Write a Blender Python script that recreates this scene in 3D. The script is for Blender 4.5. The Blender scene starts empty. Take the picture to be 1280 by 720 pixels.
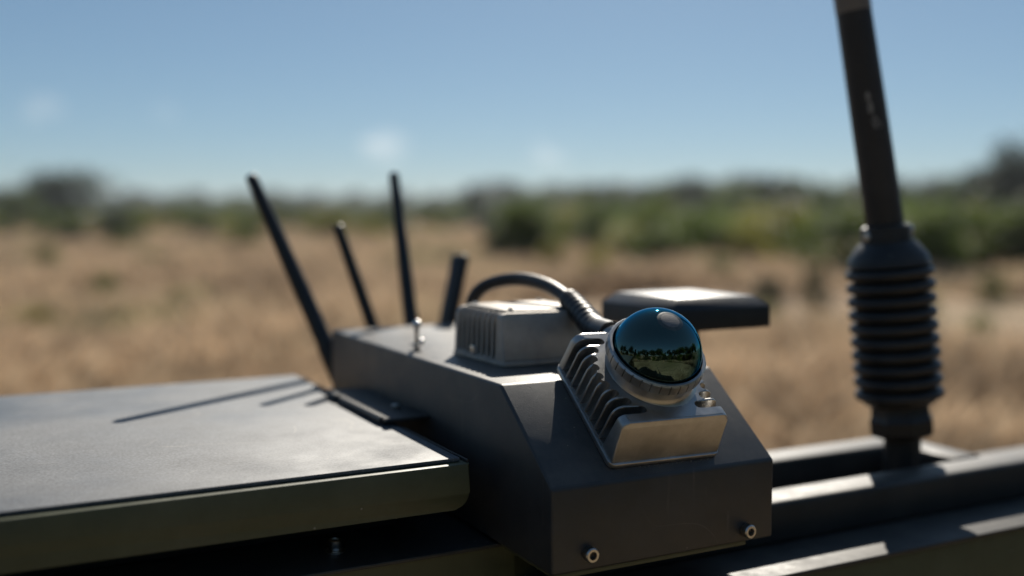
import bpy, bmesh, math, random
import numpy as np
from mathutils import Vector, Matrix
random.seed(7)
scene = bpy.context.scene
C = scene.collection
R = math.radians
H = 1.05                      # camera height; all vehicle heights below are given relative to it

# ------------------------------------------------------------------ camera, sky, sun, exposure
cam_d = bpy.data.cameras.new('camera'); cam = bpy.data.objects.new('camera', cam_d); C.objects.link(cam)
cam.location = (0, 0, H)
cam.rotation_euler = (R(90 - 4.07), 0, R(-27.4))
cam_d.sensor_width = 36; cam_d.lens = 36.37
cam_d.clip_start = 0.05; cam_d.clip_end = 9000
cam_d.dof.use_dof = True; cam_d.dof.focus_distance = 0.69; cam_d.dof.aperture_fstop = 2.0
cam_d.dof.aperture_blades = 9
scene.camera = cam

SUN = Vector((0.79, 1.08, 1.0)).normalized()     # towards the sun
SUN_EL = math.asin(SUN.z); SUN_AZ = math.atan2(SUN.x, SUN.y)
world = bpy.data.worlds.new('World'); scene.world = world; world.use_nodes = True
wn = world.node_tree.nodes; wl = world.node_tree.links
sky = wn.new('ShaderNodeTexSky'); sky.sky_type = 'NISHITA'; sky.sun_disc = False
sky.sun_elevation = SUN_EL; sky.sun_rotation = SUN_AZ
sky.air_density = 0.8; sky.dust_density = 0.4; sky.ozone_density = 8.0; sky.altitude = 500
gm = wn.new('ShaderNodeGamma'); gm.inputs[1].default_value = 0.70     # soft, even sky of a hazy late-summer day
wl.new(sky.outputs[0], gm.inputs[0]); tn = wn.new('ShaderNodeMixRGB'); tn.blend_type = 'MULTIPLY'; tn.inputs[0].default_value = 1; tn.inputs[2].default_value = (.98, 1.06, 1.0, 1)
wl.new(gm.outputs[0], tn.inputs[1]); wl.new(tn.outputs[0], wn['Background'].inputs[0]); wn['Background'].inputs[1].default_value = 0.080
sun_d = bpy.data.lights.new('sun', 'SUN'); sun = bpy.data.objects.new('sun', sun_d); C.objects.link(sun)
sun_d.energy = 4.0; sun_d.angle = R(0.53); sun_d.color = (1.0, 0.93, 0.82)
sun.rotation_euler = SUN.to_track_quat('Z', 'Y').to_euler()
sun.location = (3, 4, 8)
vs = scene.view_settings
vs.view_transform = 'Standard'; vs.look = 'None'; vs.exposure = 0.6; vs.gamma = 1.0
try: vs.use_curve_mapping = False
except Exception: pass
cy = scene.cycles
cy.use_denoising = True
cy.max_bounces = 8; cy.transparent_max_bounces = 12; cy.volume_bounces = 1
cy.sample_clamp_indirect = 6.0
cy.caustics_reflective = False; cy.caustics_refractive = False

# ------------------------------------------------------------------ materials
def mat(name):
    m = bpy.data.materials.new(name); m.use_nodes = True
    nt = m.node_tree
    return m, nt, nt.nodes['Principled BSDF']
def node(nt, t, **kw):
    n = nt.nodes.new(t)
    for k, v in kw.items():
        if hasattr(n, k): setattr(n, k, v)
        else: n.inputs[k].default_value = v
    return n
def noise(nt, scale, detail=4, rough=.55, coord='Object', vec=None):
    tc = nt.nodes.new('ShaderNodeTexCoord'); n = nt.nodes.new('ShaderNodeTexNoise')
    n.inputs['Scale'].default_value = scale; n.inputs['Detail'].default_value = detail; n.inputs['Roughness'].default_value = rough
    nt.links.new(vec if vec is not None else tc.outputs[coord], n.inputs['Vector'])
    return n
def ramp(nt, src, stops):
    r = nt.nodes.new('ShaderNodeValToRGB'); cr = r.color_ramp
    while len(cr.elements) < len(stops): cr.elements.new(.5)
    for e, (p, c) in zip(cr.elements, stops):
        e.position = p; e.color = (*c, 1) if len(c) == 3 else c
    nt.links.new(src, r.inputs[0]); return r
def g(v): return (v, v, v)
def bump(nt, bsdf, src, strength, dist):
    b = nt.nodes.new('ShaderNodeBump'); b.inputs['Strength'].default_value = strength; b.inputs['Distance'].default_value = dist
    nt.links.new(src, b.inputs['Height'])
    nt.links.new(b.outputs[0], bsdf.inputs['Normal']); return b

def paint(name, col, dust, rough=(.42, .6), grain=900, gs=.35, gd=.0002, dustamt=(.45, .75), dscale=9, spec=.5, speck=True, streak=0, glosspatch=None, dust_lit_top=0, scuff=0):
    """powder-coated or painted metal with grain, uneven gloss, dust patches and pale specks"""
    m, nt, b = mat(name)
    n1 = noise(nt, dscale, 6, .62); n2 = noise(nt, grain, 2, .5); n3 = noise(nt, dscale*4.3, 5, .7)
    r1 = ramp(nt, n1.outputs[0], [(dustamt[0], col), (dustamt[1], dust)])
    mx = node(nt, 'ShaderNodeMixRGB'); mx.blend_type = 'MULTIPLY'; mx.inputs[0].default_value = .5
    r3 = ramp(nt, n3.outputs[0], [(.3, g(.6)), (.7, g(1.15))])
    nt.links.new(r1.outputs[0], mx.inputs[1]); nt.links.new(r3.outputs[0], mx.inputs[2])
    last = mx.outputs[0]
    if speck:
        v = nt.nodes.new('ShaderNodeTexVoronoi'); v.inputs['Scale'].default_value = 130
        tc = nt.nodes.new('ShaderNodeTexCoord'); nt.links.new(tc.outputs['Object'], v.inputs['Vector'])
        sep = nt.nodes.new('ShaderNodeSeparateColor'); nt.links.new(v.outputs['Color'], sep.inputs[0])
        gt = node(nt, 'ShaderNodeMath', operation='GREATER_THAN'); gt.inputs[1].default_value = .93; nt.links.new(sep.outputs[0], gt.inputs[0])
        lt = node(nt, 'ShaderNodeMath', operation='LESS_THAN'); lt.inputs[1].default_value = .085; nt.links.new(v.outputs['Distance'], lt.inputs[0])
        mu = node(nt, 'ShaderNodeMath', operation='MULTIPLY'); nt.links.new(gt.outputs[0], mu.inputs[0]); nt.links.new(lt.outputs[0], mu.inputs[1])
        mx2 = node(nt, 'ShaderNodeMixRGB'); nt.links.new(mu.outputs[0], mx2.inputs[0]); nt.links.new(last, mx2.inputs[1]); mx2.inputs[2].default_value = (.3, .28, .24, 1)
        last = mx2.outputs[0]
    if dust_lit_top:      # dust lying on upward faces; its pale colour also brightens the sunlit tops
        ge = nt.nodes.new('ShaderNodeNewGeometry'); sx = nt.nodes.new('ShaderNodeSeparateXYZ'); nt.links.new(ge.outputs['True Normal'], sx.inputs[0])
        up_ = ramp(nt, sx.outputs['Z'], [(.55, g(0)), (.95, g(1))]); nd = noise(nt, dscale*2.2, 6, .7); rd = ramp(nt, nd.outputs[0], [(.34, g(.25)), (.66, g(1))])
        d1 = node(nt, 'ShaderNodeMath', operation='MULTIPLY'); nt.links.new(up_.outputs[0], d1.inputs[0]); nt.links.new(rd.outputs[0], d1.inputs[1])
        d2 = node(nt, 'ShaderNodeMath', operation='MULTIPLY'); d2.inputs[1].default_value = dust_lit_top; nt.links.new(d1.outputs[0], d2.inputs[0])
        mxd = node(nt, 'ShaderNodeMixRGB'); mxd.inputs[2].default_value = (.30, .265, .215, 1)
        nt.links.new(d2.outputs[0], mxd.inputs[0]); nt.links.new(last, mxd.inputs[1]); last = mxd.outputs[0]
    if scuff:       # thin curved scratches
        nc = noise(nt, 11, 1.5, .4); rc = ramp(nt, nc.outputs[0], [(.497, g(0)), (.500, g(1)), (.503, g(0))]); nk = noise(nt, 17, 3, .5); rk = ramp(nt, nk.outputs[0], [(.52, g(0)), (.64, g(1))])
        c1 = node(nt, 'ShaderNodeMath', operation='MULTIPLY'); nt.links.new(rc.outputs[0], c1.inputs[0]); nt.links.new(rk.outputs[0], c1.inputs[1])
        c2 = node(nt, 'ShaderNodeMath', operation='MULTIPLY'); c2.inputs[1].default_value = scuff; nt.links.new(c1.outputs[0], c2.inputs[0])
        mxs = node(nt, 'ShaderNodeMixRGB'); mxs.inputs[2].default_value = (.34, .32, .29, 1)
        nt.links.new(c2.outputs[0], mxs.inputs[0]); nt.links.new(last, mxs.inputs[1]); last = mxs.outputs[0]
    if streak:
        tc = nt.nodes.new('ShaderNodeTexCoord'); mp = nt.nodes.new('ShaderNodeMapping'); mp.inputs['Scale'].default_value = (260, 260, 9)
        nt.links.new(tc.outputs['Object'], mp.inputs[0]); ns = noise(nt, 1, 3, .6, vec=mp.outputs[0]); nm = noise(nt, 21, 3, .5)
        a1 = ramp(nt, ns.outputs[0], [(.56, g(0)), (.70, g(1))]); a2 = ramp(nt, nm.outputs[0], [(.54, g(0)), (.68, g(1))])
        am = node(nt, 'ShaderNodeMath', operation='MULTIPLY'); nt.links.new(a1.outputs[0], am.inputs[0]); nt.links.new(a2.outputs[0], am.inputs[1])
        a3 = node(nt, 'ShaderNodeMath', operation='MULTIPLY'); a3.inputs[1].default_value = streak; nt.links.new(am.outputs[0], a3.inputs[0])
        mx3 = node(nt, 'ShaderNodeMixRGB'); mx3.inputs[2].default_value = (.16, .145, .125, 1)
        nt.links.new(a3.outputs[0], mx3.inputs[0]); nt.links.new(last, mx3.inputs[1]); last = mx3.outputs[0]
    nt.links.new(last, b.inputs['Base Color'])
    rr = ramp(nt, n3.outputs[0], [(.3, g(rough[0])), (.72, g(rough[1]))]) if not glosspatch else ramp(nt, n1.outputs[0], [(dustamt[0], g(rough[0])), (dustamt[1], g(rough[1]))])
    nt.links.new(rr.outputs[0], b.inputs['Roughness'])
    if glosspatch:
        ng = noise(nt, glosspatch, 2, .6); rg2 = ramp(nt, ng.outputs[0], [(.35, g(.72)), (.65, g(1.3))])
        mg = node(nt, 'ShaderNodeMixRGB'); mg.blend_type = 'MULTIPLY'; mg.inputs[0].default_value = 1
        nt.links.new(last, mg.inputs[1]); nt.links.new(rg2.outputs[0], mg.inputs[2]); nt.links.new(mg.outputs[0], b.inputs['Base Color'])
    b.inputs['Specular IOR Level'].default_value = spec
    bump(nt, b, n2.outputs[0], gs, gd)
    return m

M = {}
M['housing'] = paint('black powder coat', (.029, .030, .032), (.050, .050, .050), rough=(.40, .54), grain=1300, gs=.28, gd=.0003, dscale=14, streak=.5, spec=.65, dust_lit_top=.32, scuff=.12)
M['panel'] = paint('dusty grey lid sheet', (.085, .096, .110), (.172, .176, .180), rough=(.46, .72), grain=900, gs=.3, gd=.0002, dustamt=(.36, .62), dscale=5, spec=.45, glosspatch=620, scuff=.8)  # dust patches; the blue in the wiped areas paints in sky reflection
M['olive'] = paint('olive paint', (.085, .090, .044), (.115, .115, .066), rough=(.42, .55), grain=700, gs=.2, dscale=10, streak=.12)
M['frame'] = paint('dark frame paint', (.028, .028, .028), (.060, .055, .048), rough=(.46, .62), grain=700, gs=.25, dscale=12, dust_lit_top=.2)
M['deck'] = paint('dark deck paint', (.034, .036, .036), (.07, .066, .058), rough=(.30, .5), grain=700, gs=.2, dscale=9)
M['alu'] = paint('bead-blasted aluminium', (.47, .46, .44), (.56, .545, .52), rough=(.30, .42), grain=2600, gs=.25, gd=.00012, dscale=18, speck=False)
M['alu'].node_tree.nodes['Principled BSDF'].inputs['Metallic'].default_value = .92
M['alu_dusty'] = paint('dusty cast aluminium', (.36, .33, .295), (.50, .455, .40), rough=(.45, .62), grain=900, gs=.3, dustamt=(.35, .7), dscale=26)
M['alu_dusty'].node_tree.nodes['Principled BSDF'].inputs['Metallic'].default_value = .3
M['rubber'] = paint('black rubber', (.017, .017, .018), (.040, .038, .036), rough=(.38, .52), grain=1100, gs=.2, dscale=22, dust_lit_top=.08)
M['plastic'] = paint('matt black plastic', (.014, .015, .017), (.028, .027, .026), rough=(.36, .48), grain=900, gs=.15, dscale=20)
M['whip'] = paint('dark brown antenna sleeve', (.030, .025, .022), (.055, .046, .040), rough=(.45, .6), grain=500, gs=.2, dscale=16)
M['whip_top'] = paint('faded brown antenna sleeve', (.17, .14, .115), (.25, .21, .17), rough=(.5, .65), grain=500, gs=.2, dscale=16)
M['worn'] = paint('worn pale paint', (.24, .225, .205), (.36, .34, .31), rough=(.6, .7), grain=500, gs=.2, dscale=60, speck=False)
def metal(name, col, rough):
    m, nt, b = mat(name); b.inputs['Metallic'].default_value = 1
    n = noise(nt, 300, 4); r = ramp(nt, n.outputs[0], [(.3, tuple(c*.75 for c in col)), (.7, col)])
    nt.links.new(r.outputs[0], b.inputs['Base Color']); b.inputs['Roughness'].default_value = rough
    bump(nt, b, n.outputs[0], .1, .0001); return m
M['steel'] = metal('zinc steel', (.62, .60, .57), .28)
M['chrome'] = metal('polished steel', (.78, .76, .73), .22)
M['socket'] = metal('dark socket', (.10, .09, .08), .5)
m, nt, b = mat('coated dome'); M['dome'] = m          # dark sensor window, blue-green optical coating
b.inputs['Base Color'].default_value = (.080, .125, .115, 1); b.inputs['Metallic'].default_value = 1.0
b.inputs['Specular Tint'].default_value = (.32, .68, 1, 1); b.inputs['Roughness'].default_value = .035
n = noise(nt, 420, 5, .7); r = ramp(nt, n.outputs[0], [(.55, g(.03)), (.85, g(.16))]); nt.links.new(r.outputs[0], b.inputs['Roughness'])
M['disc'] = paint('grey disc', (.17, .16, .155), (.25, .235, .225), rough=(.5, .6), grain=1500, gs=.4, dscale=120, speck=False)
M['disc_ring'] = paint('dull seal ring', (.05, .07, .07), (.08, .10, .10), rough=(.25, .4), grain=1500, gs=.2, dscale=120, speck=False)

def foliage(name, c1, c2, trans):
    m, nt, b = mat(name); out = nt.nodes['Material Output']
    oi = nt.nodes.new('ShaderNodeObjectInfo'); n = noise(nt, 1.3, 3)
    r = ramp(nt, n.outputs[0], [(.35, c1), (.68, c2)])
    hs = nt.nodes.new('ShaderNodeHueSaturation')
    mr = node(nt, 'ShaderNodeMapRange'); mr.inputs['To Min'].default_value = .7; mr.inputs['To Max'].default_value = 1.25
    nt.links.new(oi.outputs['Random'], mr.inputs['Value']); nt.links.new(mr.outputs[0], hs.inputs['Value']); nt.links.new(r.outputs[0], hs.inputs['Color'])
    nt.links.new(hs.outputs[0], b.inputs['Base Color']); b.inputs['Roughness'].default_value = .55; b.inputs['Specular IOR Level'].default_value = .25
    t = nt.nodes.new('ShaderNodeBsdfTranslucent'); nt.links.new(hs.outputs[0], t.inputs[0])
    ad = nt.nodes.new('ShaderNodeMixShader'); ad.inputs[0].default_value = trans
    nt.links.new(b.outputs[0], ad.inputs[1]); nt.links.new(t.outputs[0], ad.inputs[2]); nt.links.new(ad.outputs[0], out.inputs[0])
    return m
M['leaf_dark'] = foliage('dark foliage', (.030, .046, .022), (.060, .082, .034), .38)
M['leaf_mid'] = foliage('green foliage', (.072, .115, .020), (.145, .185, .036), .52)
M['leaf_yellow'] = foliage('yellow green foliage', (.19, .19, .022), (.31, .28, .045), .5)
M['leaf_pine'] = foliage('pine foliage', (.020, .032, .024), (.036, .052, .034), .2)
M['bark'] = paint('bark', (.05, .04, .03), (.10, .08, .06), rough=(.8, .9), grain=30, gs=.6, gd=.02, dscale=3, speck=False)
m, nt, b = mat('dry grass blades'); M['grass'] = m
out = nt.nodes['Material Output']
n = noise(nt, .16, 6, .65); n2 = noise(nt, 1.7, 4, .6)
r = ramp(nt, n.outputs[0], [(.35, (.27, .19, .125)), (.43, (.50, .37, .25)), (.55, (.73, .565, .385)), (.65, (.25, .25, .12))])
r2 = ramp(nt, n2.outputs[0], [(.3, g(.55)), (.7, g(1.2))])
mx = node(nt, 'ShaderNodeMixRGB'); mx.blend_type = 'MULTIPLY'; mx.inputs[0].default_value = 1
nt.links.new(r.outputs[0], mx.inputs[1]); nt.links.new(r2.outputs[0], mx.inputs[2]); nt.links.new(mx.outputs[0], b.inputs['Base Color'])
b.inputs['Roughness'].default_value = .75; b.inputs['Specular IOR Level'].default_value = .2
t = nt.nodes.new('ShaderNodeBsdfTranslucent'); nt.links.new(mx.outputs[0], t.inputs[0])
ms = nt.nodes.new('ShaderNodeMixShader'); ms.inputs[0].default_value = .35
nt.links.new(b.outputs[0], ms.inputs[1]); nt.links.new(t.outputs[0], ms.inputs[2]); nt.links.new(ms.outputs[0], out.inputs[0])
m, nt, b = mat('dry field soil'); M['ground'] = m
n = noise(nt, .11, 8, .68); n2 = noise(nt, .9, 6, .7); n3 = noise(nt, .012, 4, .5)
r = ramp(nt, n.outputs[0], [(.36, (.085, .056, .036)), (.46, (.25, .17, .105)), (.56, (.46, .34, .225)), (.66, (.17, .165, .075))])
r2 = ramp(nt, n2.outputs[0], [(.3, g(.6)), (.7, g(1.15))])
mx = node(nt, 'ShaderNodeMixRGB'); mx.blend_type = 'MULTIPLY'; mx.inputs[0].default_value = 1
nt.links.new(r.outputs[0], mx.inputs[1]); nt.links.new(r2.outputs[0], mx.inputs[2])
r3 = ramp(nt, n3.outputs[0], [(.45, g(0)), (.6, g(1))])
mx2 = node(nt, 'ShaderNodeMixRGB'); mx2.inputs[2].default_value = (.16, .15, .06, 1)
ml = node(nt, 'ShaderNodeMath', operation='MULTIPLY'); ml.inputs[1].default_value = .5; nt.links.new(r3.outputs[0], ml.inputs[0])
nt.links.new(ml.outputs[0], mx2.inputs[0]); nt.links.new(mx.outputs[0], mx2.inputs[1]); nt.links.new(mx2.outputs[0], b.inputs['Base Color'])
b.inputs['Roughness'].default_value = .95; b.inputs['Specular IOR Level'].default_value = .1
bump(nt, b, n2.outputs[0], 1, .25)

# ------------------------------------------------------------------ helpers
W = {}
def finish(bm, name, material, parent, sharp=35, local=False):
    bmesh.ops.recalc_face_normals(bm, faces=bm.faces)
    me = bpy.data.meshes.new(name); bm.to_mesh(me); bm.free()
    o = bpy.data.objects.new(name, me); C.objects.link(o)
    me.materials.append(material)
    for p in me.polygons: p.use_smooth = True
    me.set_sharp_from_angle(angle=R(sharp))
    if parent is not None:
        o.parent = parent
        if not local: me.transform(W[parent].inverted())
        W[o] = W[parent]
    else:
        W[o] = Matrix()
    return o
def thing(name, label, cat, loc=(0, 0, 0), rot=None, group=None):
    e = bpy.data.objects.new(name, None); C.objects.link(e)
    mw = Matrix.Translation(loc)
    if rot is not None: mw = mw @ rot
    e.matrix_world = mw; W[e] = mw; e.empty_display_size = .03
    tag(e, label, cat, group); return e
def tag(o, label=None, cat=None, group=None, kind=None):
    if label: o['label'] = label
    if cat: o['category'] = cat
    if group: o['group'] = group
    if kind: o['kind'] = kind
    return o
def V(u, v, z): return Vector((u, v, z + H))
def bevel_all(bm, geom_edges, w, seg=2):
    if w > 0: bmesh.ops.bevel(bm, geom=geom_edges, offset=w, offset_type='OFFSET', segments=seg, profile=.5, affect='EDGES', clamp_overlap=True)
def box(bm, x0, x1, y0, y1, z0, z1, bev=0, seg=2):
    vs_ = [bm.verts.new(p) for p in ((x0,y0,z0),(x1,y0,z0),(x1,y1,z0),(x0,y1,z0),(x0,y0,z1),(x1,y0,z1),(x1,y1,z1),(x0,y1,z1))]
    fs = [bm.faces.new([vs_[i] for i in q]) for q in ((0,3,2,1),(4,5,6,7),(0,1,5,4),(1,2,6,5),(2,3,7,6),(3,0,4,7))]
    if bev: bevel_all(bm, list({e for f in fs for e in f.edges}), bev, seg)
    return bm
def prism(bm, pts, axis, a0, a1, bev=0, seg=2):
    """polygon pts (two coordinates) swept along an axis: 'x' pts=(y,z); 'y' pts=(x,z); 'z' pts=(x,y)"""
    def mk(p, a): return {'x': (a, p[0], p[1]), 'y': (p[0], a, p[1]), 'z': (p[0], p[1], a)}[axis]
    A = [bm.verts.new(mk(p, a0)) for p in pts]; B = [bm.verts.new(mk(p, a1)) for p in pts]
    fs = [bm.faces.new(A), bm.faces.new(B[::-1])]
    n_ = len(pts)
    for i in range(n_): fs.append(bm.faces.new((A[i], B[i], B[(i+1) % n_], A[(i+1) % n_])))
    if bev:
        es = [e for f in fs[:2] for e in f.edges]
        bevel_all(bm, list(set(es)), bev, seg)
    return bm
def lathe(bm, prof, n_=32, mx=Matrix()):
    rings = []
    for r_, z in prof:
        if r_ <= 1e-7: rings.append([bm.verts.new(mx @ Vector((0, 0, z)))])
        else: rings.append([bm.verts.new(mx @ Vector((r_*math.cos(2*math.pi*i/n_), r_*math.sin(2*math.pi*i/n_), z))) for i in range(n_)])
    for a, b_ in zip(rings, rings[1:]):
        for i in range(n_):
            j = (i+1) % n_
            if len(a) == 1 and len(b_) == 1: continue
            if len(a) == 1: bm.faces.new((a[0], b_[i], b_[j]))
            elif len(b_) == 1: bm.faces.new((a[i], b_[0], a[j]))
            else: bm.faces.new((a[i], b_[i], b_[j], a[j]))
    if len(rings[0]) > 1: bm.faces.new(rings[0])
    if len(rings[-1]) > 1: bm.faces.new(rings[-1][::-1])
    return bm
def axis_m(p, q):
    p = Vector(p); d = (Vector(q) - p)
    return Matrix.Translation(p) @ d.to_track_quat('Z', 'Y').to_matrix().to_4x4(), d.length
def tube(bm, pts, rad, n_=16, caps=True):
    pts = [Vector(p) for p in pts]
    if not hasattr(rad, '__len__'): rad = [rad]*len(pts)
    rings = []; up = None
    for i, p in enumerate(pts):
        d = (pts[min(i+1, len(pts)-1)] - pts[max(i-1, 0)]).normalized()
        if up is None: up = d.orthogonal().normalized()
        up = (up - d*up.dot(d)).normalized(); sd = d.cross(up)
        rings.append([bm.verts.new(p + (up*math.cos(2*math.pi*k/n_) + sd*math.sin(2*math.pi*k/n_))*rad[i]) for k in range(n_)])
    for a, b_ in zip(rings, rings[1:]):
        for k in range(n_): bm.faces.new((a[k], a[(k+1) % n_], b_[(k+1) % n_], b_[k]))
    if caps: bm.faces.new(rings[0][::-1]); bm.faces.new(rings[-1])
    return bm
def spline(pts, per=8):
    P = [Vector(p) for p in pts]; P = [P[0]*2-P[1]] + P + [P[-1]*2-P[-2]]; o = []
    for i in range(1, len(P)-2):
        for k in range(per):
            t_ = k/per; a, b_, c, d = P[i-1], P[i], P[i+1], P[i+2]
            o.append(.5*((2*b_) + (c-a)*t_ + (2*a-5*b_+4*c-d)*t_*t_ + (3*b_-a-3*c+d)*t_**3))
    o.append(P[-2]); return o
def nb(): return bmesh.new()
def bearing(deg, dist, z=0):            # degrees right of the way the camera faces
    a = R(27.4 + deg); return Vector((math.sin(a)*dist, math.cos(a)*dist, z))

# ------------------------------------------------------------------ the setting: ground, grass
def ground_h(x, y):
    return .0*x
rad_ = [0, 1, 2, 3, 4, 5.5, 7, 9, 12, 15, 20, 26, 34, 45, 60, 80, 110, 150, 220, 320, 480, 800, 1400, 2500]
bm = nb(); rings = []
rng = np.random.default_rng(3)
for i, rr_ in enumerate(rad_):
    if rr_ == 0: rings.append([bm.verts.new((0, 0, 0))]); continue
    k = 72
    rings.append([bm.verts.new((rr_*math.cos(2*math.pi*j/k), rr_*math.sin(2*math.pi*j/k), (rng.random()-.5)*min(.10, .01*rr_) if 4 < rr_ < 200 else 0)) for j in range(k)])
for a, b_ in zip(rings, rings[1:]):
    for j in range(72):
        if len(a) == 1: bm.faces.new((a[0], b_[j], b_[(j+1) % 72]))
        else: bm.faces.new((a[j], b_[j], b_[(j+1) % 72], a[(j+1) % 72]))
ground = finish(bm, 'ground', M['ground'], None, sharp=80); tag(ground, kind='structure')

def grass_mesh(n_tuft, seed):
    rg = np.random.default_rng(seed)
    ahead = rg.random(n_tuft) < .8
    az = np.where(ahead, rg.uniform(-34, 34, n_tuft), rg.uniform(34, 326, n_tuft)) + 27.4
    d = np.where(ahead, 3.2 + 85*rg.random(n_tuft)**1.7, 3.0 + 22*rg.random(n_tuft)**1.3)
    cx_ = np.sin(np.radians(az))*d; cy_ = np.cos(np.radians(az))*d
    soil = np.sin(cx_*.37+2*np.sin(cy_*.21))+np.sin(cy_*.31+1.7*np.sin(cx_*.17)+1)+.8*rg.random(n_tuft)
    keep = soil > -.55
    cx_ = cx_[keep]; cy_ = cy_[keep]; d = d[keep]; n_tuft = len(d)
    nbld = 9
    patch = .5 + .5*np.sin(cx_*.9+1.3*np.sin(cy_*.6))*np.sin(cy_*.8+1.1*np.sin(cx_*.5))
    hgt = np.repeat((.14 + .24*rg.random(n_tuft))*(.35+1.0*patch), nbld)
    n_ = n_tuft*nbld
    bx = np.repeat(cx_, nbld) + rg.normal(0, .07, n_); by = np.repeat(cy_, nbld) + rg.normal(0, .07, n_)
    th = rg.uniform(0, 2*np.pi, n_); w = .006 + .010*rg.random(n_) + .0007*np.repeat(d, nbld)
    hgt = hgt*rg.uniform(.6, 1.1, n_)
    lx = rg.normal(0, .45, n_)*hgt; ly = rg.normal(0, .45, n_)*hgt
    v = np.empty((n_, 4, 3))
    v[:, 0] = np.stack([bx - w*np.cos(th), by - w*np.sin(th), np.full(n_, -.04)], 1)
    v[:, 1] = np.stack([bx + w*np.cos(th), by + w*np.sin(th), np.full(n_, -.04)], 1)
    v[:, 2] = np.stack([bx + lx*.4 + w*.8*np.cos(th), by + ly*.4 + w*.8*np.sin(th), hgt*.6], 1)
    v[:, 3] = np.stack([bx + lx, by + ly, hgt], 1)
    me = bpy.data.meshes.new('dry_grass')
    me.vertices.add(n_*4); me.vertices.foreach_set('co', v.ravel())
    idx = np.arange(n_)[:, None]*4
    tri = np.concatenate([idx+[0, 1, 2], idx+[0, 2, 3]], 1).reshape(-1)
    me.loops.add(len(tri)); me.loops.foreach_set('vertex_index', tri.astype(np.int32))
    nt_ = n_*2
    me.polygons.add(nt_); me.polygons.foreach_set('loop_start', np.arange(nt_, dtype=np.int32)*3); me.polygons.foreach_set('loop_total', np.full(nt_, 3, np.int32))
    me.update(); me.validate(); me.materials.append(M['grass']); return me
go = bpy.data.objects.new('dry_grass', grass_mesh(50000, 11)); C.objects.link(go)
tag(go, 'tan and brown dry grass covering the field', None, kind='stuff')

# ------------------------------------------------------------------ trees and shrubs
def leaf_mesh(name, seed, kind, nleaf, material):
    """crown about 1 unit tall standing on z=0, made of leaf-sized faces in uneven clumps"""
    rg = np.random.default_rng(seed)
    if kind == 'round':
        nbz = 26; c = rg.normal(0, 1, (nbz, 3)); c /= np.linalg.norm(c, axis=1)[:, None]; c *= (rg.random(nbz)**.5)[:, None]
        c = c*[.34, .34, .33] + [0, 0, .60]; s = rg.uniform(.07, .15, nbz)
    elif kind == 'tall':
        nbz = 26; z = rg.uniform(.22, .96, nbz); rr = .20*np.sin(np.clip((z-.12)/.9, 0, 1)*np.pi)**.7 + .02; a = rg.uniform(0, 6.28, nbz)
        c = np.stack([rr*np.cos(a), rr*np.sin(a), z], 1); s = rg.uniform(.05, .10, nbz)
    elif kind == 'pine':
        nbz = 44; z = rg.uniform(.14, .98, nbz); rr = .24*(1.02-z)*rg.uniform(.5, 1.1, nbz); a = rg.uniform(0, 6.28, nbz)
        c = np.stack([rr*np.cos(a), rr*np.sin(a), z], 1); s = .03 + .055*(1.05-z)
    else:  # shrub, leaves to the ground
        nbz = 24; a = rg.uniform(0, 6.28, nbz); z = rg.uniform(.12, .88, nbz); rr = .42*np.sqrt(rg.random(nbz))*np.sqrt(np.clip(1.05-z, .05, 1))
        c = np.stack([rr*np.cos(a), rr*np.sin(a), z], 1); s = rg.uniform(.07, .15, nbz)
    k = rg.integers(0, nbz, nleaf)
    p = c[k] + rg.normal(0, 1, (nleaf, 3))*s[k][:, None]*.75
    p[:, 2] = np.clip(p[:, 2], .02, 1.1)
    sz = rg.uniform(.020, .042, nleaf)
    n1 = rg.normal(0, 1, (nleaf, 3)); n1 /= np.linalg.norm(n1, axis=1)[:, None]
    n2 = np.cross(n1, rg.normal(0, 1, (nleaf, 3))); n2 /= np.linalg.norm(n2, axis=1)[:, None]
    v = np.stack([p - n1*sz[:, None], p + n2*sz[:, None]*.6, p + n1*sz[:, None], p - n2*sz[:, None]*.6], 1).reshape(-1, 3)
    me = bpy.data.meshes.new(name)
    me.from_pydata([tuple(q) for q in v], [], [(i*4, i*4+1, i*4+2, i*4+3) for i in range(nleaf)])
    me.materials.append(material); return me
def trunk_mesh(seed, kind):
    rg = random.Random(seed); bm = nb()
    top = .82 if kind in ('pine', 'tall') else .5
    r0 = .022 if kind != 'shrub' else .014
    pts = [(rg.uniform(-.012, .012)*i, rg.uniform(-.012, .012)*i, -.02 + (top+.02)*i/5) for i in range(6)]
    tube(bm, pts, [r0*(1-.14*i) for i in range(6)], 7)
    for _ in range(6):
        i = rg.randint(1, 4); a = rg.uniform(0, 6.28); l_ = rg.uniform(.12, .26)*(1 if kind != 'pine' else .6)
        p = Vector(pts[i]); q = p + Vector((math.cos(a)*l_, math.sin(a)*l_, l_*rg.uniform(.4, .9)))
        tube(bm, [p, (p+q)/2 + Vector((0, 0, .015)), q], [r0*.45, r0*.3, r0*.12], 5)
    me = bpy.data.meshes.new('trunk'); bm.to_mesh(me); bm.free(); me.materials.append(M['bark'])
    for pl in me.polygons: pl.use_smooth = True
    return me
KINDS = {}
for i, (k, shape, lm, nl) in enumerate([('dark', 'round', 'leaf_dark', 2600), ('green', 'round', 'leaf_mid', 2400), ('tall', 'tall', 'leaf_dark', 2200), ('tallgreen', 'tall', 'leaf_mid', 2200),
                               ('pine', 'pine', 'leaf_pine', 2600), ('shrub', 'shrub', 'leaf_mid', 1900), ('yellow', 'shrub', 'leaf_yellow', 1900), ('darkshrub', 'shrub', 'leaf_dark', 2000)]):
    KINDS[k] = (trunk_mesh(40+i, shape), [leaf_mesh('crown', 90+i*3+j, shape, nl, M[lm]) for j in range(2)])
trng = random.Random(21)
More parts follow.
